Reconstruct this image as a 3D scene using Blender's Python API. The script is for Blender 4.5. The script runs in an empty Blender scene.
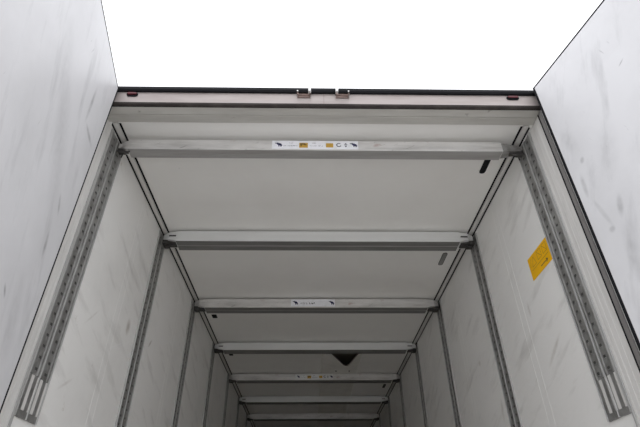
import bpy, bmesh, math, random
from mathutils import Matrix, Vector

random.seed(7)
scene = bpy.context.scene
COL = scene.collection

# ------------------------------------------------------------------ camera
cam_data = bpy.data.cameras.new('camera')
cam = bpy.data.objects.new('camera', cam_data)
COL.objects.link(cam)
cr = Vector((0.99979196, -0.01878533, -0.0079465))
cu = Vector((-0.00442702, -0.58015804, 0.8144919))
cf = Vector((0.01991073, 0.81428727, 0.5801205))
cam.matrix_world = Matrix(((cr.x, cu.x, -cf.x, -0.0685), (cr.y, cu.y, -cf.y, 0.0),
                           (cr.z, cu.z, -cf.z, 0.5977), (0, 0, 0, 1)))
cam_data.sensor_fit = 'HORIZONTAL'
cam_data.sensor_width = 36
cam_data.lens = 469.974 / 640 * 36
cam_data.clip_start = 0.01
cam_data.clip_end = 500
scene.camera = cam

# ------------------------------------------------------------------ sky, exposure
world = bpy.data.worlds.new('overcast')
scene.world = world
world.use_nodes = True
bg = world.node_tree.nodes['Background']
bg.inputs[0].default_value = (0.955, 0.965, 1.0, 1)
bg.inputs[1].default_value = 1.0
scene.view_settings.view_transform = 'Standard'
scene.view_settings.look = 'None'
scene.view_settings.gamma = 1
scene.view_settings.use_curve_mapping = False
scene.view_settings.exposure = 0.80
scene.cycles.max_bounces = 16
scene.cycles.diffuse_bounces = 12
scene.cycles.glossy_bounces = 6


# ------------------------------------------------------------------ materials
def mat(name, base, rough=0.5, metal=0.0, dark=None, scale=4.0, stretch=(1, 1, 1), rot=(0, 0, 0),
        lo=0.45, hi=0.75, bump=0.0, bscale=60, second=None, spec=0.5):
    """dark: colour of dirt smudges; second: (colour, scale, stretch, rot, lo, hi) another dirt layer"""
    m = bpy.data.materials.new(name)
    m.use_nodes = True
    nt = m.node_tree
    b = nt.nodes['Principled BSDF']
    b.inputs['Base Color'].default_value = (*base, 1)
    b.inputs['Roughness'].default_value = rough
    b.inputs['Metallic'].default_value = metal
    b.inputs['Specular IOR Level'].default_value = spec
    tc = nt.nodes.new('ShaderNodeTexCoord')
    prev = None

    def layer(prev, col, scale, stretch, rot, lo, hi):
        mr = nt.nodes.new('ShaderNodeMapping')
        mr.inputs['Rotation'].default_value = rot
        mp = nt.nodes.new('ShaderNodeMapping')
        mp.inputs['Scale'].default_value = stretch
        no = nt.nodes.new('ShaderNodeTexNoise')
        no.inputs['Scale'].default_value = scale
        no.inputs['Detail'].default_value = 6
        no.inputs['Roughness'].default_value = 0.6
        cv = nt.nodes.new('ShaderNodeMapRange')
        cv.inputs['From Min'].default_value = lo
        cv.inputs['From Max'].default_value = hi
        mx = nt.nodes.new('ShaderNodeMix')
        mx.data_type = 'RGBA'
        nt.links.new(tc.outputs['Object'], mr.inputs[0])
        nt.links.new(mr.outputs[0], mp.inputs[0])
        nt.links.new(mp.outputs[0], no.inputs['Vector'])
        nt.links.new(no.outputs['Fac'], cv.inputs['Value'])
        nt.links.new(cv.outputs[0], mx.inputs['Factor'])
        if prev is None:
            mx.inputs['A'].default_value = (*base, 1)
        else:
            nt.links.new(prev, mx.inputs['A'])
        mx.inputs['B'].default_value = (*col, 1)
        return mx.outputs['Result']
    if dark:
        prev = layer(prev, dark, scale, stretch, rot, lo, hi)
    for s in (second or []):
        prev = layer(prev, *s)
    if prev:
        nt.links.new(prev, b.inputs['Base Color'])
    if bump:
        no = nt.nodes.new('ShaderNodeTexNoise')
        no.inputs['Scale'].default_value = bscale
        no.inputs['Detail'].default_value = 4
        bp = nt.nodes.new('ShaderNodeBump')
        bp.inputs['Strength'].default_value = bump
        bp.inputs['Distance'].default_value = 0.004
        nt.links.new(tc.outputs['Object'], no.inputs['Vector'])
        nt.links.new(no.outputs['Fac'], bp.inputs['Height'])
        nt.links.new(bp.outputs[0], b.inputs['Normal'])
    return m


M = {}
M['wall'] = mat('wall_panel_white', (0.83, 0.825, 0.805), 0.42, dark=(0.75, 0.745, 0.725), scale=2.2, lo=0.5, hi=0.8,
                second=[((0.58, 0.57, 0.55), 4, (1, 0.45, 2.2), (0.35, 0, 0), 0.54, 0.80),
                        ((0.85, 0.85, 0.84), 8, (1, 0.25, 5.0), (-0.5, 0, 0), 0.64, 0.82),
                        ((0.42, 0.37, 0.31), 6, (1, 1, 1), (0, 0, 0.4), 0.71, 0.82)], bump=0.12, bscale=35)
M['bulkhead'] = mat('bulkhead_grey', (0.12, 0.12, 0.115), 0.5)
M['ceiling'] = mat('ceiling_panel', (0.86, 0.855, 0.83), 0.45, dark=(0.81, 0.80, 0.775), scale=1.6, lo=0.4, hi=0.8,
                   second=[((0.36, 0.35, 0.34), 9, (1, 1, 1), (0, 0, 0), 0.72, 0.85)])
M['door'] = mat('door_panel_white', (0.70, 0.70, 0.718), 0.45, dark=(0.62, 0.62, 0.635), scale=2.0, lo=0.42, hi=0.7,
                second=[((0.50, 0.50, 0.515), 3.5, (2.6, 1, 0.55), (0, -0.35, 0), 0.54, 0.78),
                        ((0.36, 0.36, 0.37), 9, (4.5, 1, 0.8), (0, 0.30, 0), 0.66, 0.82)], bump=0.08, bscale=20)
M['frame'] = mat('galvanised_frame', (0.74, 0.73, 0.71), 0.42, 0.1, dark=(0.62, 0.61, 0.59), scale=7,
                 stretch=(1, 6, 0.4), lo=0.4, hi=0.75)
M['header'] = mat('header_steel', (0.41, 0.365, 0.35), 0.42, 0.2, dark=(0.32, 0.275, 0.26), scale=6,
                  stretch=(0.5, 3, 3), lo=0.4, hi=0.75, second=[((0.22, 0.18, 0.15), 12, (1, 1, 1), (0, 0, 0), 0.68, 0.8)])
M['header_in'] = mat('header_underside_grey', (0.58, 0.57, 0.535), 0.5, 0.1, dark=(0.46, 0.45, 0.42), scale=5,
                     stretch=(0.6, 3, 1), lo=0.4, hi=0.8, second=[((0.20, 0.18, 0.16), 14, (1, 1, 1), (0, 0, 0), 0.68, 0.8)])
M['rubber'] = mat('black_rubber', (0.010, 0.010, 0.012), 0.7, spec=0.15)
M['rubber_grey'] = mat('grey_rubber', (0.20, 0.19, 0.185), 0.6)
M['rubber_brown'] = mat('dusty_rubber', (0.030, 0.025, 0.023), 0.7, spec=0.2, dark=(0.06, 0.05, 0.045), scale=12, lo=0.5, hi=0.8)
M['rail'] = mat('galvanised_rail', (0.34, 0.34, 0.33), 0.45, 0.6, dark=(0.17, 0.168, 0.16), scale=14, lo=0.4, hi=0.75,
                second=[((0.20, 0.14, 0.10), 9, (1, 1, 0.6), (0, 0, 0), 0.66, 0.82)])
M['rail_edge'] = mat('rail_edge_bright', (0.44, 0.44, 0.43), 0.4, 0.3)
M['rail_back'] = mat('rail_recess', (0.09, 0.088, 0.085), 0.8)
M['alu'] = mat('aluminium_smooth', (0.80, 0.81, 0.805), 0.35, 0.3, dark=(0.74, 0.75, 0.745), scale=5,
               stretch=(0.3, 4, 4), lo=0.4, hi=0.8)
M['alu_scuffed'] = mat('aluminium_scuffed', (0.77, 0.76, 0.745), 0.38, 0.4, dark=(0.54, 0.53, 0.515), scale=9,
                       stretch=(0.35, 2.5, 2.5), lo=0.42, hi=0.72,
                       second=[((0.24, 0.23, 0.22), 14, (0.8, 2, 3), (0, 0.4, 0), 0.62, 0.74),
                               ((0.42, 0.28, 0.25), 7, (0.7, 1, 1), (0, 0, 0), 0.66, 0.80)])
M['under_near'] = mat('underside_shade_light', (0.42, 0.415, 0.405), 0.5, 0.3, dark=(0.34, 0.33, 0.32), scale=8, stretch=(0.3, 3, 3), lo=0.4, hi=0.7)  # underside shade put into the colour, lighter tone for nearest bar and ribs
M['under_dark'] = mat('underside_shade_dark', (0.24, 0.238, 0.23), 0.5, 0.3, dark=(0.17, 0.168, 0.162), scale=8, stretch=(0.3, 3, 3), lo=0.4, hi=0.7)  # underside shade put into the colour, darker tone for the other bars
M['duct_in'] = mat('duct_hem_and_shade', (0.20, 0.175, 0.155), 0.9)  # dark colour of the hem, and painted shade inside the duct mouth
M['fitting'] = mat('cast_fitting', (0.34, 0.34, 0.33), 0.5, 0.4, dark=(0.20, 0.19, 0.18), scale=20, lo=0.4, hi=0.7)
M['dark_metal'] = mat('dark_steel', (0.07, 0.068, 0.065), 0.5, 0.4)
M['cove'] = mat('corner_profile_light', (0.62, 0.61, 0.59), 0.45)
M['sticker'] = mat('sticker_white', (0.90, 0.91, 0.95), 0.4, dark=(0.78, 0.79, 0.81), scale=20, lo=0.45, hi=0.75)
M['blue'] = mat('logo_blue', (0.012, 0.014, 0.07), 0.5)
M['amber'] = mat('pictogram_amber', (0.55, 0.33, 0.05), 0.5)
M['amber_dark'] = mat('pictogram_brown', (0.16, 0.10, 0.02), 0.5)
M['print'] = mat('print_dark', (0.10, 0.10, 0.13), 0.5)
M['yellow'] = mat('sign_yellow', (0.92, 0.50, 0.004), 0.5, spec=0.2, dark=(0.82, 0.43, 0.003), scale=9, lo=0.4, hi=0.8)
M['sign_line'] = mat('sign_brown_print', (0.38, 0.20, 0.01), 0.5)
M['red'] = mat('marker_red', (0.09, 0.006, 0.012), 0.35)
M['white_metal'] = mat('white_metal', (0.80, 0.80, 0.79), 0.35, 0.1)
M['rust'] = mat('rusty_bracket', (0.22, 0.15, 0.13), 0.55, 0.3, dark=(0.08, 0.055, 0.05), scale=40, lo=0.4, hi=0.7)
M['fabric'] = mat('duct_fabric', (0.80, 0.79, 0.75), 0.8, dark=(0.70, 0.69, 0.65), scale=6, lo=0.4, hi=0.8)
M['floor'] = mat('trailer_floor', (0.64, 0.60, 0.56), 0.6, dark=(0.52, 0.48, 0.44), scale=5, stretch=(4, 0.4, 1), lo=0.4, hi=0.7)
M['asphalt'] = mat('yard_concrete', (0.63, 0.615, 0.59), 0.9, dark=(0.54, 0.525, 0.505), scale=3, lo=0.4, hi=0.7, bump=0.6, bscale=120)
M['lens_grey'] = mat('lamp_lens_grey', (0.22, 0.22, 0.21), 0.3)
M['steel'] = mat('door_hardware_steel', (0.45, 0.45, 0.44), 0.4, 0.6)


def smears(m, spots, colour):
    """scuff marks with a place of their own: (centre, half sizes, tilt about Y or X) in object coordinates"""
    nt = m.node_tree
    b = nt.nodes['Principled BSDF']
    tc = nt.nodes.new('ShaderNodeTexCoord')
    no = nt.nodes.new('ShaderNodeTexNoise')
    no.inputs['Scale'].default_value = 26
    no.inputs['Detail'].default_value = 5
    nt.links.new(tc.outputs['Object'], no.inputs['Vector'])
    prev = b.inputs['Base Color'].links[0].from_socket
    for c, half, rot, amount in spots:
        mp = nt.nodes.new('ShaderNodeMapping')
        mp.vector_type = 'TEXTURE'
        mp.inputs['Location'].default_value = c
        mp.inputs['Rotation'].default_value = rot
        mp.inputs['Scale'].default_value = half
        ln = nt.nodes.new('ShaderNodeVectorMath')
        ln.operation = 'LENGTH'
        mr = nt.nodes.new('ShaderNodeMapRange')
        mr.interpolation_type = 'SMOOTHSTEP'
        mr.inputs['From Min'].default_value = 1.0
        mr.inputs['From Max'].default_value = 0.2
        mr.inputs['To Max'].default_value = amount * 1.9
        mu = nt.nodes.new('ShaderNodeMath')
        mu.operation = 'MULTIPLY'
        mu.use_clamp = True
        mx = nt.nodes.new('ShaderNodeMix')
        mx.data_type = 'RGBA'
        nt.links.new(tc.outputs['Object'], mp.inputs[0])
        nt.links.new(mp.outputs[0], ln.inputs[0])
        nt.links.new(ln.outputs['Value'], mr.inputs['Value'])
        nt.links.new(mr.outputs[0], mu.inputs[0])
        nt.links.new(no.outputs['Fac'], mu.inputs[1])
        nt.links.new(mu.outputs[0], mx.inputs['Factor'])
        nt.links.new(prev, mx.inputs['A'])
        mx.inputs['B'].default_value = (*colour, 1)
        prev = mx.outputs['Result']
    nt.links.new(prev, b.inputs['Base Color'])


M['door_left'] = M['door']
M['door_right'] = M['door'].copy()
M['door_right'].name = 'door_panel_white_scuffed'


def seg(x0, z0, x1, z1, w, amount):
    """a scuff from one point of a door leaf to another"""
    L = math.hypot(x1 - x0, z1 - z0) / 2
    return (((x0 + x1) / 2, 0, (z0 + z1) / 2), (L * 1.15, 1, w), (0, -math.atan2(z1 - z0, x1 - x0), 0), amount)


smears(M['door_left'], [seg(.225, 2.24, .057, 2.22, .020, .55), seg(.25, 2.47, .235, 2.22, .022, .5), seg(.20, 1.84, .143, 1.75, .016, .5),
                        seg(.171, 1.67, .14, 1.54, .018, .6), seg(.34, 1.345, .30, 1.30, .010, .8), seg(.5, 2.2, .2, 1.7, .10, .18),
                        seg(.7, 2.4, .35, 1.9, .08, .15), seg(.25, 1.45, .12, 1.1, .06, .2)], (0.30, 0.30, 0.31))
smears(M['door_right'], [seg(.112, 2.12, .10, 2.08, .018, .6), seg(.067, 2.05, .057, 1.90, .018, .45), seg(.20, 1.83, .168, 1.72, .022, .55),
                         seg(.115, 1.72, .095, 1.69, .022, .5), seg(.07, 1.90, .12, 1.70, .016, .35), seg(.06, 2.35, .10, 2.15, .05, .25),
                         seg(.50, 2.37, .46, 2.35, .006, .7), seg(.3, 2.2, .2, 1.9, .07, .15), seg(.16, 1.7, .13, 1.4, .04, .3)], (0.36, 0.36, 0.37))
smears(M['wall'], [((-1.24, 2.91, 1.767), (.1, .045, .07), (0, 0, 0), .55), ((-1.24, 3.38, 1.83), (.1, .06, .015), (0.9, 0, 0), .5),
                   ((-1.24, 2.33, 1.25), (.1, .10, .012), (0.6, 0, 0), .22), ((-1.24, 2.4, 1.62), (.1, .12, .010), (0.8, 0, 0), .2),
                   ((1.24, 2.45, 1.45), (.1, .15, .02), (-0.5, 0, 0), .35), ((1.24, 2.6, 1.75), (.1, .02, .06), (0, 0, 0), .35),
                   ((1.24, 3.6, 1.75), (.1, .03, .03), (0, 0, 0), .4), ((1.24, 3.35, 1.35), (.1, .03, .09), (0.2, 0, 0), .35)], (0.36, 0.32, 0.27))


# ------------------------------------------------------------------ mesh helpers
class MB:
    def __init__(self):
        self.v, self.f = [], []

    def poly(self, vs, fs):
        o = len(self.v)
        self.v += [tuple(x) for x in vs]
        self.f += [[i + o for i in q] for q in fs]
        return self

    def box(self, x0, x1, y0, y1, z0, z1):
        return self.poly([(x0, y0, z0), (x1, y0, z0), (x1, y1, z0), (x0, y1, z0),
                          (x0, y0, z1), (x1, y0, z1), (x1, y1, z1), (x0, y1, z1)],
                         [(0, 3, 2, 1), (4, 5, 6, 7), (0, 1, 5, 4), (1, 2, 6, 5), (2, 3, 7, 6), (3, 0, 4, 7)])

    def prism(self, prof, axis, a0, a1):
        """prof: 2D points in the two other axes (in xyz order), extruded on axis from a0 to a1"""
        n = len(prof)
        vs = []
        for a in (a0, a1):
            for p in prof:
                q = list(p)
                q.insert(axis, a)
                vs.append(q)
        fs = [list(range(n))[::-1], list(range(n, 2 * n))]
        fs += [(i, (i + 1) % n, n + (i + 1) % n, n + i) for i in range(n)]
        return self.poly(vs, fs)

    def tube(self, pts, r, seg=8):
        pts = [Vector(p) for p in pts]
        vs, fs = [], []
        up = Vector((0.13, 0.31, 0.94)).normalized()
        for i, p in enumerate(pts):
            t = (pts[min(i + 1, len(pts) - 1)] - pts[max(i - 1, 0)]).normalized()
            a = t.cross(up).normalized()
            b = t.cross(a)
            for k in range(seg):
                w = 2 * math.pi * k / seg
                vs.append(p + r * (math.cos(w) * a + math.sin(w) * b))
        for i in range(len(pts) - 1):
            for k in range(seg):
                fs.append((i * seg + k, i * seg + (k + 1) % seg, (i + 1) * seg + (k + 1) % seg, (i + 1) * seg + k))
        fs += [list(range(seg))[::-1], [(len(pts) - 1) * seg + k for k in range(seg)]]
        return self.poly(vs, fs)

    def build(self, name, m, parent=None, bevel=0, smooth=False):
        me = bpy.data.meshes.new(name)
        me.from_pydata(self.v, [], self.f)
        bm = bmesh.new()
        bm.from_mesh(me)
        bmesh.ops.recalc_face_normals(bm, faces=bm.faces)
        bm.to_mesh(me)
        bm.free()
        me.materials.append(M[m])
        if smooth:
            for p in me.polygons:
                p.use_smooth = True
        o = bpy.data.objects.new(name, me)
        COL.objects.link(o)
        if parent:
            o.parent = parent
        if bevel:
            b = o.modifiers.new('bevel', 'BEVEL')
            b.width = bevel
            b.segments = 2
            b.limit_method = 'ANGLE'
        return o


def recentre(o, loc):
    """moves the origin of an unparented mesh to loc without moving the mesh"""
    o.data.transform(Matrix.Translation(-Vector(loc)))
    o.location = loc
    return o


def tag(o, label=None, cat=None, group=None, kind=None):
    if label: o['label'] = label
    if cat: o['category'] = cat
    if group: o['group'] = group
    if kind: o['kind'] = kind
    return o


def empty(name, loc, rz=0.0):
    o = bpy.data.objects.new(name, None)
    o.empty_display_size = 0.1
    COL.objects.link(o)
    o.location = loc
    o.rotation_euler = (0, 0, rz)
    return o


def copy_tree(o, parent=None):
    kids = list(o.children)
    c = o.copy()
    COL.objects.link(c)
    if parent: c.parent = parent
    for ch in kids: copy_tree(ch, c)
    return c


def struct(name, mb, m, **k):
    return tag(mb.build(name, m, **k), kind='structure')


# ------------------------------------------------------------------ setting
H, W, Y0, YE = 2.65, 1.24, 1.80, 15.1
struct('ground', MB().box(-40, 40, -40, 60, -1.25, -1.15), 'asphalt')
struct('floor', MB().box(-W, W, 1.84, YE, -0.12, 0.0), 'floor')
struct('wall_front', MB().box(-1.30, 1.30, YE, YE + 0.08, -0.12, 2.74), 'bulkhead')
ceil = struct('ceiling', MB().box(-1.30, 1.30, 1.95, YE, H, 2.74), 'ceiling')
for side, s in (('left', -1), ('right', 1)):
    w = MB().box(min(s * W, s * 1.30), max(s * W, s * 1.30), 1.985, YE, -0.12, H - 0.0005)
    wall = struct('wall_' + side, w, 'wall')
    # pairs of raised bead lines running up the panels between the rails
    for k, yb in enumerate((2.665, 2.735, 3.88, 3.95, 5.05, 5.12)):
        MB().box(min(s * (W - 0.0006), s * W), max(s * (W - 0.0006), s * W), yb - 0.0025, yb + 0.0025, 0.02, 2.60) \
            .build('panel_bead', 'wall', wall)

# rear portal: two posts and the header
for n, s in ((1, -1), (2, 1)):
    def xs(a, b): return (min(s * a, s * b), max(s * a, s * b))
    post = struct('trim_%d' % n, MB().box(*xs(1.236, 1.30), 1.806, 1.984, -0.12, 2.6155), 'frame', bevel=0.004)
    for yy in (1.895, 1.93, 1.962):
        MB().box(*xs(1.2350, 1.237), yy, yy + 0.005, -0.12, 2.6155).build('rib', 'frame', post, bevel=0.0005)
    MB().box(*xs(1.229, 1.236), 1.976, 1.9885, -0.1, 2.612).build('edge_strip', 'rail_edge', post, bevel=0.002)
    MB().box(*xs(1.232, 1.30), 1.796, 1.8055, -0.12, 2.6155).build('door_gasket', 'rubber', post, bevel=0.004)
    MB().box(*xs(1.229, 1.2365), 1.810, 1.838, -0.1, 2.612).build('inner_lip', 'rubber_grey', post, bevel=0.003)
    MB().box(*xs(1.228, 1.2365), 1.840, 1.847, -0.1, 2.612).build('inner_seal', 'rubber', post, bevel=0.003)

hd = struct('trim_3', MB().prism([(1.80, 2.722), (1.80, 2.638), (1.812, 2.6385), (1.812, 2.722)], 0, -1.30, 1.30), 'header')
MB().prism([(1.8125, 2.722), (1.8125, 2.617), (1.868, 2.617), (1.869, 2.624), (1.873, 2.624), (1.874, 2.619), (1.886, 2.619), (1.888, 2.630),
            (1.9495, 2.638), (1.9495, 2.722)], 0, -1.30, 1.30).build('header_underside', 'header_in', hd, bevel=0.001)
MB().prism([(1.797, 2.6375), (1.796, 2.622), (1.806, 2.614), (1.812, 2.614), (1.812, 2.6375)], 0, -1.235, 1.235) \
    .build('lower_gasket', 'rubber_brown', hd)
for x0, x1 in ((-1.30, -0.084), (-0.070, 0.074), (0.088, 1.30)):
    MB().prism([(1.785, 2.7555), (1.781, 2.732), (1.787, 2.7225), (1.815, 2.7225), (1.815, 2.7555)], 0, x0, x1) \
        .build('upper_gasket', 'rubber', hd)
MB().box(-1.30, 1.30, 1.8155, YE + 0.08, 2.7405, 2.7545).build('roof_sheet', 'white_metal', hd)
MB().box(0.003, 0.0045, 1.7990, 1.7999, 2.64, 2.721).build('joint_line', 'rust', hd)

# ceiling corner profiles with black seams either side
for n, s in ((4, -1), (5, 1)):
    def xs(a, b): return (min(s * a, s * b), max(s * a, s * b))
    y0 = 1.955
    cv = struct('trim_%d' % n, MB().prism([(s * 1.2325, 2.6495), (s * 1.2325, 2.639), (s * 1.226, 2.6345),
                                           (s * 1.203, 2.6375), (s * 1.2005, 2.6495)], 1, y0, YE - 0.01), 'cove')
    MB().box(*xs(1.1885, 1.2000), y0 + 0.015, YE - 0.01, 2.6470, 2.6497).build('inner_seam', 'rubber', cv)
    MB().box(*xs(1.2330, 1.2397), y0 + 0.015, YE - 0.01, 2.6330, 2.6497).build('outer_seam', 'rubber', cv)


# doors (hinged on the posts, swung towards the camera)
def door(n, px, py, ang, s):
    """px, py: inner face at the hinge; direction of the leaf towards the camera at ang from -Y (positive = +X)"""
    d = Vector((math.sin(ang), -math.cos(ang)))
    rz = math.atan2(d.y, d.x)
    # local +X runs along the leaf; outside of leaf is local -Y for the left door (s=-1), +Y for the right
    o = struct('door_%d' % n, MB().box(0.014, 1.20, min(0, s * 0.08), max(0, s * 0.08), 0.0, 2.730), 'door_left' if s < 0 else 'door_right', bevel=0.003)
    o.location = (px, py, 0)
    o.rotation_euler = (0, 0, rz)
    a, b = (min(0, s * 0.08), max(0, s * 0.08))
    MB().box(0.0, 0.0135, a, b, 0.0, 2.730).build('edge_gasket', 'rubber', o, bevel=0.003)
    MB().box(0.0, 1.215, a, b, 2.7305, 2.742).build('top_gasket', 'rubber', o, bevel=0.003)
    MB().box(0.0, 1.215, a, b, -0.014, -0.0005).build('bottom_gasket', 'rubber', o, bevel=0.003)
    MB().box(1.2005, 1.215, a, b, 0.0, 2.730).build('closing_gasket', 'rubber', o, bevel=0.003)
    ys = s * 0.08
    for zz in (0.25, 0.95, 1.75, 2.45):
        y1 = s * 0.105
        MB().box(0.01, 0.30, min(ys, y1), max(ys, y1), zz - 0.03, zz + 0.03).build('hinge', 'steel', o, bevel=0.004)
    for xx in (0.45, 0.95):
        rod = MB().tube([(xx, s * 0.115, 0.02), (xx, s * 0.115, 2.72)], 0.014, 12).build('lock_rod', 'steel', o, smooth=True)
        for zz in (0.3, 1.0, 1.9, 2.5):
            y1 = s * 0.132
            MB().box(xx - 0.03, xx + 0.03, min(s * 0.08, y1), max(s * 0.08, y1), zz - 0.02, zz + 0.02).build('rod_guide', 'steel', rod, bevel=0.004)
        y1 = s * 0.15
        MB().box(xx - 0.30, xx, min(s * 0.131, y1), max(s * 0.131, y1), 1.0, 1.03).build('lever', 'steel', rod, bevel=0.003)
    return o


door(1, -1.166, 1.793, math.radians(10.0), 1 * -1)
door(2, 1.203, 1.762, -math.radians(-13.9), 1)


# ------------------------------------------------------------------ lashing rails (pillars)
def make_rail(z0, z1, foot):
    """centre of the wall at local x=0, the rail faces local +X; y across the rail (17 cm)"""
    root = empty('lashing_rail', (0, 0, 0))
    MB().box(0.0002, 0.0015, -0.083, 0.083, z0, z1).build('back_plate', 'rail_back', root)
    e = MB()
    for yy in (-0.0835, -0.0025, 0.0785):
        e.box(0.0003, 0.0105, yy, yy + 0.005, z0, z1)
    e.build('edge_strips', 'rail_edge', root, bevel=0.0015)
    zs = z0 + (0.17 if foot else 0.0)
    for a in (-1, 1):
        yc = a * 0.0408
        # cross-section of the channel: sloped flanks and a flat web with one slot every 5 cm
        mb = MB()
        prof = [(-0.0372, 0.0030), (-0.0320, 0.0080), (-0.0215, 0.0080), (-0.0175, 0.0050),
                (-0.0085, 0.0050), (0.0085, 0.0050), (0.0175, 0.0050), (0.0215, 0.0080), (0.0320, 0.0080), (0.0372, 0.0030)]
        n = int((z1 - zs) / 0.05)
        rows = []
        for k in range(n):
            rows += [zs + k * 0.05, zs + k * 0.05 + 0.019, zs + k * 0.05 + 0.031]
        rows.append(zs + n * 0.05)
        rows.append(z1)
        vs, fs = [], []
        for z in rows:
            for (y, x) in prof:
                vs.append((x, yc + y, z))
        P = len(prof)
        for r in range(len(rows) - 1):
            slot = (r % 3 == 1) and r < 3 * n
            for c in range(P - 1):
                if slot and c == 4: continue
                fs.append((r * P + c, r * P + c + 1, (r + 1) * P + c + 1, (r + 1) * P + c))
        mb.poly(vs, fs)
        # punched lip under each slot
        for k in range(n):
            z = zs + k * 0.05 + 0.012
            mb.prism([(0.0051, z), (0.0080, z + 0.004), (0.0051, z + 0.006)], 1, yc - 0.010, yc + 0.010)
        mb.build('slotted_channel', 'rail', root)
    if foot:
        # end piece with four long openings through which the pale wall shows
        f = MB()
        f.box(0.0016, 0.007, -0.0782, 0.0782, z0, z0 + 0.028)
        ops = ((-0.056, -0.034), (-0.010, 0.007), (0.013, 0.035), (0.060, 0.0765))
        ends = [-0.0782] + [v for o_ in ops for v in o_] + [0.0782]
        for k in range(0, len(ends), 2):
            f.box(0.0016, 0.007, ends[k], ends[k + 1], z0 + 0.0281, z0 + 0.169)
        ft = f.build('end_piece', 'rail', root, bevel=0.001)
        for y0, y1 in ops:
            MB().box(0.0016, 0.0062, y0 + 0.0003, y1 - 0.0003, z0 + 0.0285, z0 + 0.1685).build('pale_insert', 'cove', ft)
    return root


RY = [2.081, 3.17, 4.405, 5.625, 6.88, 8.10, 9.33]
ordinal = ['', 'second', 'third', 'fourth', 'fifth', 'sixth', 'seventh']
near = make_rail(1.035, 2.612, True)
far = make_rail(0.35, 2.618, False)
for i, y in enumerate(RY):
    for s, side in ((-1, 'left'), (1, 'right')):
        src = near if i == 0 else far
        o = src if s < 0 and i < 2 else copy_tree(src)
        o.location = (s * (W - 0.0002), y - (0.022 if s < 0 and i else 0), 0)
        if i == 0: o.scale = (1, 1.08, 1)
        o.rotation_euler = (0, 0, 0 if s < 0 else math.pi)
        if i == 0:
            extra = 'next to the yellow sign' if s > 0 else 'beside the left door'
            lab = 'slotted rail nearest the opening on the %s wall, %s' % (side, extra)
        else:
            lab = 'slotted wall rail on the %s, under the end of the %s crossbar from the opening' % (side, ordinal[i])
        tag(o, lab, 'wall rail', 'slotted rails up the side walls')


# ------------------------------------------------------------------ stickers
ELE = [(-1.00, 0.45), (-0.92, 0.62), (-0.70, 0.52), (-0.50, 0.60), (-0.30, 0.66), (0.10, 0.50), (0.45, 0.42),
       (0.78, 0.22), (0.98, -0.10), (1.00, -0.45), (0.90, -0.48), (0.86, -0.30), (0.80, -0.62), (0.56, -0.66),
       (0.50, -0.30), (0.28, -0.24), (0.24, -0.60), (0.00, -0.62), (-0.04, -0.18), (-0.30, 0.00), (-0.48, 0.26),
       (-0.66, 0.28), (-0.84, 0.34)]


def elephant(mb, x, z, s, y):
    """flat silhouette in the XZ plane facing -Y"""
    n = len(ELE)
    mb.poly([(x + a * s * 1.1, y, z + b * s * 1.3) for a, b in ELE], [list(range(n))])


def rect(mb, x0, x1, z0, z1, y):
    mb.poly([(x0, y, z0), (x1, y, z0), (x1, y, z1), (x0, y, z1)], [(0, 1, 2, 3)])


def text_line(mb, x0, x1, z, h, y):
    x = x0
    while x < x1 - h:
        w = h * random.choice((0.5, 0.7, 0.9))
        rect(mb, x, x + w * 0.30, z, z + h, y)
        rect(mb, x, x + w, z + h * random.choice((0, 0.4, 0.75)), z + h * random.choice((0.25, 0.65, 1.0)) + h * 0.02, y)
        x += w + h * (0.35 if random.random() > 0.2 else 1.0)


def full_sticker(parent, y, x0, x1, z0, z1, pale=True):
    """logo strip: elephant, tiny text, amber pictogram, text, amber pictogram, ring, figure, elephant"""
    t = MB().box(x0, x1, y - 0.0010, y - 0.0001, z0, z1).build('sticker', 'sticker' if pale else 'alu', parent)
    L = x1 - x0
    zc = (z0 + z1) / 2
    yf = y - 0.0016
    b = MB()
    elephant(b, x0 + 0.075 * L, zc, 0.020, yf)
    elephant(b, x0 + 0.945 * L, zc, 0.020, yf)
    b.build('elephant_logo', 'blue', t)
    a = MB()
    rect(a, x0 + 0.315 * L, x0 + 0.415 * L, zc - 0.024, zc + 0.016, yf)
    rect(a, x0 + 0.625 * L, x0 + 0.710 * L, zc - 0.020, zc + 0.014, yf)
    a.build('amber_pictogram', 'amber', t)
    d = MB()
    rect(d, x0 + 0.325 * L, x0 + 0.385 * L, zc + 0.001, zc + 0.012, yf - 0.0004)
    rect(d, x0 + 0.330 * L, x0 + 0.345 * L, zc - 0.012, zc + 0.001, yf - 0.0004)
    rect(d, x0 + 0.372 * L, x0 + 0.400 * L, zc - 0.004, zc + 0.004, yf - 0.0004)
    d.build('pictogram_print', 'amber_dark', t)
    p = MB()
    text_line(p, x0 + 0.135 * L, x0 + 0.300 * L, zc - 0.012, 0.006, yf)
    text_line(p, x0 + 0.200 * L, x0 + 0.245 * L, zc + 0.011, 0.005, yf)
    text_line(p, x0 + 0.440 * L, x0 + 0.600 * L, zc - 0.012, 0.006, yf)
    text_line(p, x0 + 0.470 * L, x0 + 0.530 * L, zc + 0.011, 0.006, yf)
    p.build('small_print', 'print', t)
    g = MB()
    cx = x0 + 0.775 * L
    for k in range(16):                                    # open ring arrow
        if k in (0, 1, 15): continue
        w0, w1 = 2 * math.pi * k / 16, 2 * math.pi * (k + 1) / 16
        g.poly([(cx + r * math.cos(w), yf, zc + r * math.sin(w)) for w, r in ((w0, .010), (w1, .010), (w1, .016), (w0, .016))],
               [(0, 1, 2, 3)])
    fx = x0 + 0.855 * L
    rect(g, fx - 0.004, fx + 0.004, zc + 0.008, zc + 0.016, yf)
    rect(g, fx - 0.009, fx + 0.009, zc - 0.001, zc + 0.005, yf)
    rect(g, fx - 0.005, fx + 0.005, zc - 0.016, zc - 0.006, yf)
    g.build('handling_symbols', 'print', t)
    return t


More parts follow.
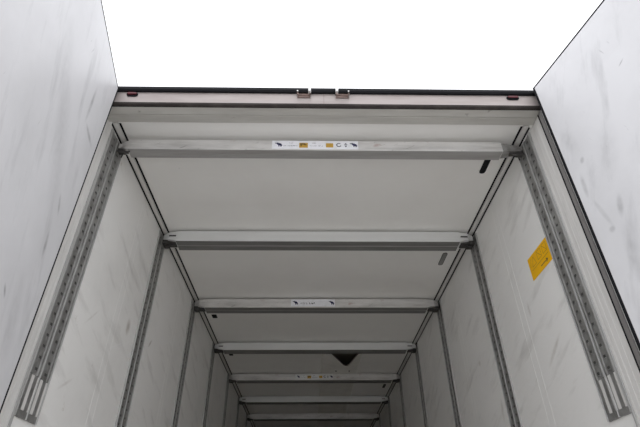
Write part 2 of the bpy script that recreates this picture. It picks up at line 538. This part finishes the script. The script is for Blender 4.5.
def small_sticker(parent, y, x0, x1, z0, z1):
    t = MB().box(x0, x1, y - 0.0010, y - 0.0001, z0, z1).build('sticker', 'sticker', parent)
    zc = (z0 + z1) / 2
    yf = y - 0.0016
    b = MB()
    elephant(b, x0 + 0.045, zc, 0.024, yf)
    elephant(b, x1 - 0.035, zc, 0.024, yf)
    b.build('elephant_logo', 'blue', t)
    p = MB()
    text_line(p, x0 + 0.10, x1 - 0.18, zc - 0.014, 0.018, yf)
    p.build('small_print', 'print', t)


# ------------------------------------------------------------------ crossbars (decking beams)
def end_fitting(root, s, d, h, xa, slim, m):
    """end that carries the tube into the wall rail; local frame: y 0..d, z 0..h"""
    def X(a): return s * a
    mid = d / 2
    q = 0.022
    if slim:
        secs = [(xa, 0.004, d - 0.004, 0.004, h - 0.004), (1.135, 0.008, d - 0.006, 0.012, h - 0.006),
                (1.205, mid - q, mid + q, h * 0.32, h - 0.016), (1.222, mid - q, mid + q, h * 0.35, h - 0.022)]
        if s < 0:
            secs[1] = (max(1.175, xa + .005), 0.006, d - 0.006, 0.006, h - 0.006)
    else:
        secs = [(xa, 0.004, d - 0.004, 0.008, h - 0.004), (1.170, 0.006, d - 0.010, 0.018, h - 0.008),
                (1.212, 0.030, d - 0.035, 0.030, h - 0.014), (1.222, 0.034, d - 0.040, 0.034, h - 0.018)]
    vs = []
    for (x, a, b, c, e) in secs:
        vs += [(X(x), a, c), (X(x), b, c), (X(x), b, e), (X(x), a, e)]
    fs = [(0, 1, 2, 3), (12, 13, 14, 15)]
    for k in range(3):
        for j in range(4):
            fs.append((4 * k + j, 4 * k + (j + 1) % 4, 4 * k + 4 + (j + 1) % 4, 4 * k + 4 + j))
    f = MB().poly(vs, fs).build('end_fitting', m, root, bevel=0.003)
    # latch that hooks into the rail below the bar
    w = 0.014 if slim else 0.046
    bx = 1.140 if slim else 1.120
    lt = MB()
    lt.box(min(X(1.180), X(1.222)), max(X(1.180), X(1.222)), mid - w, mid + w, -0.004, 0.026)
    lt.box(min(X(bx), X(1.181)), max(X(bx), X(1.181)), mid - w * 0.8, mid + w * 0.8, 0.002, 0.024)
    lt.build('latch', 'dark_metal', f, bevel=0.003)
    pts = [(X(1.150), mid - 0.012, 0.012), (X(1.148), mid - 0.022, -0.008), (X(1.168), mid - 0.028, -0.022),
           (X(1.195), mid - 0.028, -0.022), (X(1.214), mid - 0.024, -0.010), (X(1.222), mid - 0.016, 0.004)]
    MB().tube(pts, 0.0048, 8).build('release_ring', 'dark_metal', f, smooth=True)
    MB().tube([(X(1.205), mid + 0.020, 0.010), (X(1.216), mid + 0.034, -0.004), (X(1.222), mid + 0.045, 0.006)], 0.004, 8) \
        .build('spring_wire', 'dark_metal', f, smooth=True)
    if m == 'alu':
        MB().box(min(X(1.115), X(1.170)), max(X(1.115), X(1.170)), 0.0010, 0.0058, h * 0.46, h * 0.58) \
            .build('slot', 'dark_metal', f)


def make_bar(d, h, m, slim, label, group=None):
    root = empty('cross_beam', (0, 0, 0))
    xl, xr = (1.160, 1.090) if slim else (1.115, 1.105)
    c, g = 0.004, 0.006
    prof = [(0, c), (c, 0), (d - c, 0), (d, c),
            (d, h - c), (d - c, h), (c, h), (0, h - c)]
    MB().prism(prof, 0, -xl, xr).build('beam_tube', m, root)
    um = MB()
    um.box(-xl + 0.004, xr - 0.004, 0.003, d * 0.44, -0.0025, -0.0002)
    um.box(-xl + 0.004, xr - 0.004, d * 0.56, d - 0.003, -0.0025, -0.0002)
    um.build('underside_shade_strips', 'under_near' if slim else 'under_dark', root)  # flat strips, no open channel; their dark colour stands for the shade there
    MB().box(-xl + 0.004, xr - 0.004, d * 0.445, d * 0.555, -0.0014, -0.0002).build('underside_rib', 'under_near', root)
    tr = MB()
    tr.box(-xl + 0.01, xr - 0.01, -0.0016, 0.0003, 0.003, 0.006)
    tr.box(-xl + 0.01, xr - 0.01, -0.0025, 0.0003, h - 0.010, h - 0.004)
    tr.build('edge_bead', m, root)
    end_fitting(root, -1, d, h, xl - 0.01, slim, m)
    end_fitting(root, 1, d, h, xr - 0.01, slim, 'fitting' if slim else m)
    return root


GB = 'aluminium bars across the ceiling'
bar1 = make_bar(0.080, 0.074, 'alu_scuffed', True, '')
bar1.location = (0, 2.066, 2.537)
full_sticker(bar1, -0.0018, -0.302, 0.216, 0.004, 0.070)
tag(bar1, 'scuffed bar nearest the opening with a long strip of elephant logos and amber pictograms', 'crossbar', GB)
clean = make_bar(0.140, 0.092, 'alu', False, '')
rough = make_bar(0.140, 0.095, 'alu_scuffed', False, '')
labels = {1: 'plain pale aluminium bar, second from the opening, in front of the grey oblong lamp',
          2: 'scuffed bar, third from the opening, with short white sticker between two blue elephants',
          3: 'smooth bright bar, fourth from the opening, just before the sagging duct mouth',
          4: 'dull bar, fifth from the opening, with worn strip of elephant logos and amber marks below the duct',
          5: 'smooth pale bar in the dark, sixth from the opening',
          6: 'scuffed reddish stained bar, last and lowest of the bars seen in the dark'}
for i in (1, 3, 5, 2, 4, 6):
    src = clean if i % 2 else rough
    o = src if i in (1, 2) else copy_tree(src)
    o.location = (0, RY[i] - 0.070, 2.542)
    tag(o, labels[i], 'crossbar', GB)
    if i == 2: third = o
    if i == 4: fifth = o
small_sticker(third, -0.0018, -0.262, 0.178, 0.010, 0.086)
full_sticker(fifth, -0.0018, -0.275, 0.265, 0.010, 0.086, pale=False)


# ------------------------------------------------------------------ header fittings
def capsule(mb, x0, x1, z0, z1, ya, yb, seg=8):
    r = (z1 - z0) / 2
    zc = (z0 + z1) / 2
    pts = []
    for k in range(seg + 1):
        w = -math.pi / 2 + math.pi * k / seg
        pts.append((x1 - r + r * math.cos(w), zc + r * math.sin(w)))
    for k in range(seg + 1):
        w = math.pi / 2 + math.pi * k / seg
        pts.append((x0 + r + r * math.cos(w), zc + r * math.sin(w)))
    mb.prism(pts, 1, ya, yb)
    return mb


for x0, x1, lab in ((-1.113, -1.050, 'small red oval marker light at the left end of the rear header'),
                    (1.056, 1.127, 'small red oval marker light at the right end of the rear header')):
    xc = (x0 + x1) / 2
    t = empty('marker_light', (xc, 1.7998, 2.701))
    w = (x1 - x0) / 2
    capsule(MB(), -w, w, -0.016, 0.013, -0.006, 0).build('base', 'rubber', t)
    capsule(MB(), -w + 0.005, w - 0.005, -0.007, 0.009, -0.014, -0.0061).build('red_lens', 'red', t, bevel=0.003)
    tag(t, lab, 'light', 'marker lights on the header')

for xc, s, lab in ((-0.110, 1, 'left of two rusty lock keepers mid header, white stub on its right'),
                   (0.110, -1, 'right of two rusty lock keepers mid header, white stub on its left')):
    t = empty('lock_keeper', (xc, 1.7998, 2.690))
    b = MB()
    b.box(-0.036, 0.036, -0.004, 0, -0.004, 0.034)
    b.build('mounting_plate', 'rust', t, bevel=0.001)
    hk = MB().tube([(-0.034, -0.004, 0.032), (-0.036, -0.022, 0.010), (-0.028, -0.026, -0.006), (0, -0.026, -0.009),
                    (0.028, -0.026, -0.006), (0.036, -0.022, 0.010), (0.034, -0.004, 0.032)], 0.005, 8)
    hk.build('hook', 'rust', t, smooth=True)
    MB().box(s * 0.032 - 0.0072, s * 0.032 + 0.0072, -0.030, -0.0045, 0.026, 0.070).build('stub', 'white_metal', t, bevel=0.002)
    MB().tube([(-s * 0.036, -0.020, 0.038), (-s * 0.036, -0.0045, 0.038)], 0.0045, 8).build('bolt', 'white_metal', t)
    tag(t, lab, 'door latch', 'lock keepers on the header')

# ------------------------------------------------------------------ yellow sign on the right wall
sg = MB().box(W - 0.0022, W - 0.0003, 2.181, 2.446, 1.862, 2.000)
sign = recentre(sg.build('warning_sign', 'yellow'), (W - 0.0003, 2.3135, 1.862))
tag(sign, 'yellow rectangular sign with worn line drawings on the right wall', 'sign')


def sign_part(name, m, segs, w=0.0028):
    mb = MB()
    x = W - 0.0027
    for (ya, za), (yb, zb) in segs:
        d = Vector((yb - ya, zb - za))
        n = Vector((-d.y, d.x)).normalized() * w / 2
        mb.poly([(x, ya + n.x, za + n.y), (x, yb + n.x, zb + n.y), (x, yb - n.x, zb - n.y), (x, ya - n.x, za - n.y)], [(0, 1, 2, 3)])
    o = mb.build(name, m, sign)
    o.data.transform(Matrix.Translation((-(W - 0.0003), -2.3135, -1.862)))


def R4(y0, z0, y1, z1): return [((y0, z0), (y1, z0)), ((y1, z0), (y1, z1)), ((y1, z1), (y0, z1)), ((y0, z1), (y0, z0))]


sign_part('pictogram', 'sign_line', R4(2.205, 1.935, 2.255, 1.985) + R4(2.275, 1.935, 2.325, 1.985) +
          [((2.35, 1.93), (2.375, 1.985)), ((2.375, 1.985), (2.405, 1.93)), ((2.405, 1.93), (2.35, 1.93)),
           ((2.40, 1.985), (2.43, 1.94)), ((2.21, 1.94), (2.25, 1.98)), ((2.28, 1.94), (2.32, 1.98)), ((2.20, 1.915), (2.42, 1.915))])
sign_part('arrow', 'amber_dark', [((2.225, 1.888), (2.315, 1.888)), ((2.225, 1.888), (2.245, 1.898)), ((2.225, 1.888), (2.245, 1.878))], 0.0060)


# ------------------------------------------------------------------ ceiling fittings
def ceiling_slot(name, x, y0, y1, w, frame, lens, lab, cat='light', group=None):
    t = empty(name, (x, (y0 + y1) / 2, H - 0.0002))
    h = (y1 - y0) / 2

    def oval(ww, hh, za, zb):
        pts = []
        r = ww / 2
        for k in range(9):
            a = math.pi * k / 8
            pts.append((r * math.cos(a), hh - r + r * math.sin(a)))
        for k in range(9):
            a = math.pi + math.pi * k / 8
            pts.append((r * math.cos(a), -hh + r + r * math.sin(a)))
        return MB().prism(pts, 2, za, zb)
    oval(w, h, -0.003, 0).build('rim', frame, t)
    oval(w - 0.010, h - 0.005, -0.0045, -0.0031).build('lens', lens, t)
    return tag(t, lab, cat, group)


GL = 'oblong ceiling lamps along the right side'
ceiling_slot('ceiling_lamp', 1.083, 2.205, 2.405, 0.040, 'rubber', 'rubber', 'black oblong unlit lamp on the ceiling behind the bar nearest the opening', group=GL)
ceiling_slot('ceiling_lamp', 1.088, 3.45, 3.665, 0.042, 'dark_metal', 'lens_grey', 'grey oblong unlit lamp on the ceiling behind the second bar', group=GL)
ceiling_slot('ceiling_lamp', 1.087, 7.40, 7.60, 0.040, 'dark_metal', 'rail_back', 'dark oblong unlit lamp on the ceiling beyond the fifth bar', group=GL)
for x, y, lab in ((-1.102, 4.80, 'small black square fitting on the left of the ceiling behind the third bar'),
                  (-1.090, 6.02, 'small black square fitting on the left of the ceiling behind the fourth bar')):
    t = empty('ceiling_sensor', (x, y, H - 0.0002))
    MB().box(-0.026, 0.026, -0.045, 0.045, -0.003, 0).build('base', 'rubber', t)
    MB().box(-0.020, 0.020, -0.034, 0.034, -0.010, -0.0031).build('cover', 'rubber', t, bevel=0.003)
    tag(t, lab, 'fitting', 'square fittings on the ceiling')

# ------------------------------------------------------------------ fabric air duct under the ceiling
XL, XR = 0.085, 0.605
vs, fs = [], []
ny, nx = 60, 33
ys = [5.775 + (0.98 * (k / 24) if k <= 24 else 0.98 + (8.0) * ((k - 24) / (ny - 25))) for k in range(ny)]
for y in ys:
    t = max(0.0, 1 - (y - 5.775) / 0.80)
    for i in range(nx):
        x = XL + (XR - XL) * i / (nx - 1)
        c = 0.375
        wv = max(0.0, 1 - abs(x - c) / (0.245 if x < c else 0.225))
        sag = 0.225 * (1.10 * wv - 2.2 * max(0, wv - 0.78) ** 2 if wv > 0 else 0) * t ** 1.1
        edge = min((x - XL), (XR - x))
        base = 0.0025 + 0.0055 * min(1, edge / 0.02)
        z = H - base - sag + 0.0012 * math.sin(x * 31 + y * 4) * min(1, edge / 0.05)
        vs.append((x, y, z))
for j in range(ny - 1):
    for i in range(nx - 1):
        fs.append((j * nx + i, j * nx + i + 1, (j + 1) * nx + i + 1, (j + 1) * nx + i))
duct = empty('air_duct', (0.345, 5.775, H))
sh = MB().poly(vs, fs).build('fabric_sheet', 'fabric', smooth=True)
sh.data.transform(Matrix.Translation((-0.345, -5.775, -H)))
sh.parent = duct
so = sh.modifiers.new('solid', 'SOLIDIFY')
so.thickness = 0.0012
so.offset = 0
# stitched hem along the mouth
hem = [(v[0], v[1] - 0.001, v[2]) for v in vs[:nx]]
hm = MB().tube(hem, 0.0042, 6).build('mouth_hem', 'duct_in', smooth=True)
hm.data.transform(Matrix.Translation((-0.345, -5.775, -H)))
hm.parent = duct
MB().box(0.10 - 0.345, 0.595 - 0.345, 0.002, 1.6, -0.0015, -0.0003).build('mouth_shade_sheet', 'duct_in', duct)  # added dark sheet standing for the shade inside the mouth
for x in (0.300, 0.487):
    e = MB().tube([(x - 0.345, 6.705 - 5.775, -0.016), (x - 0.345, 6.705 - 5.775, -0.006)], 0.012, 12).build('rivet', 'dark_metal', duct)
tag(duct, 'flat grey fabric air duct along the ceiling with its mouth sagging open in a V', 'air duct')
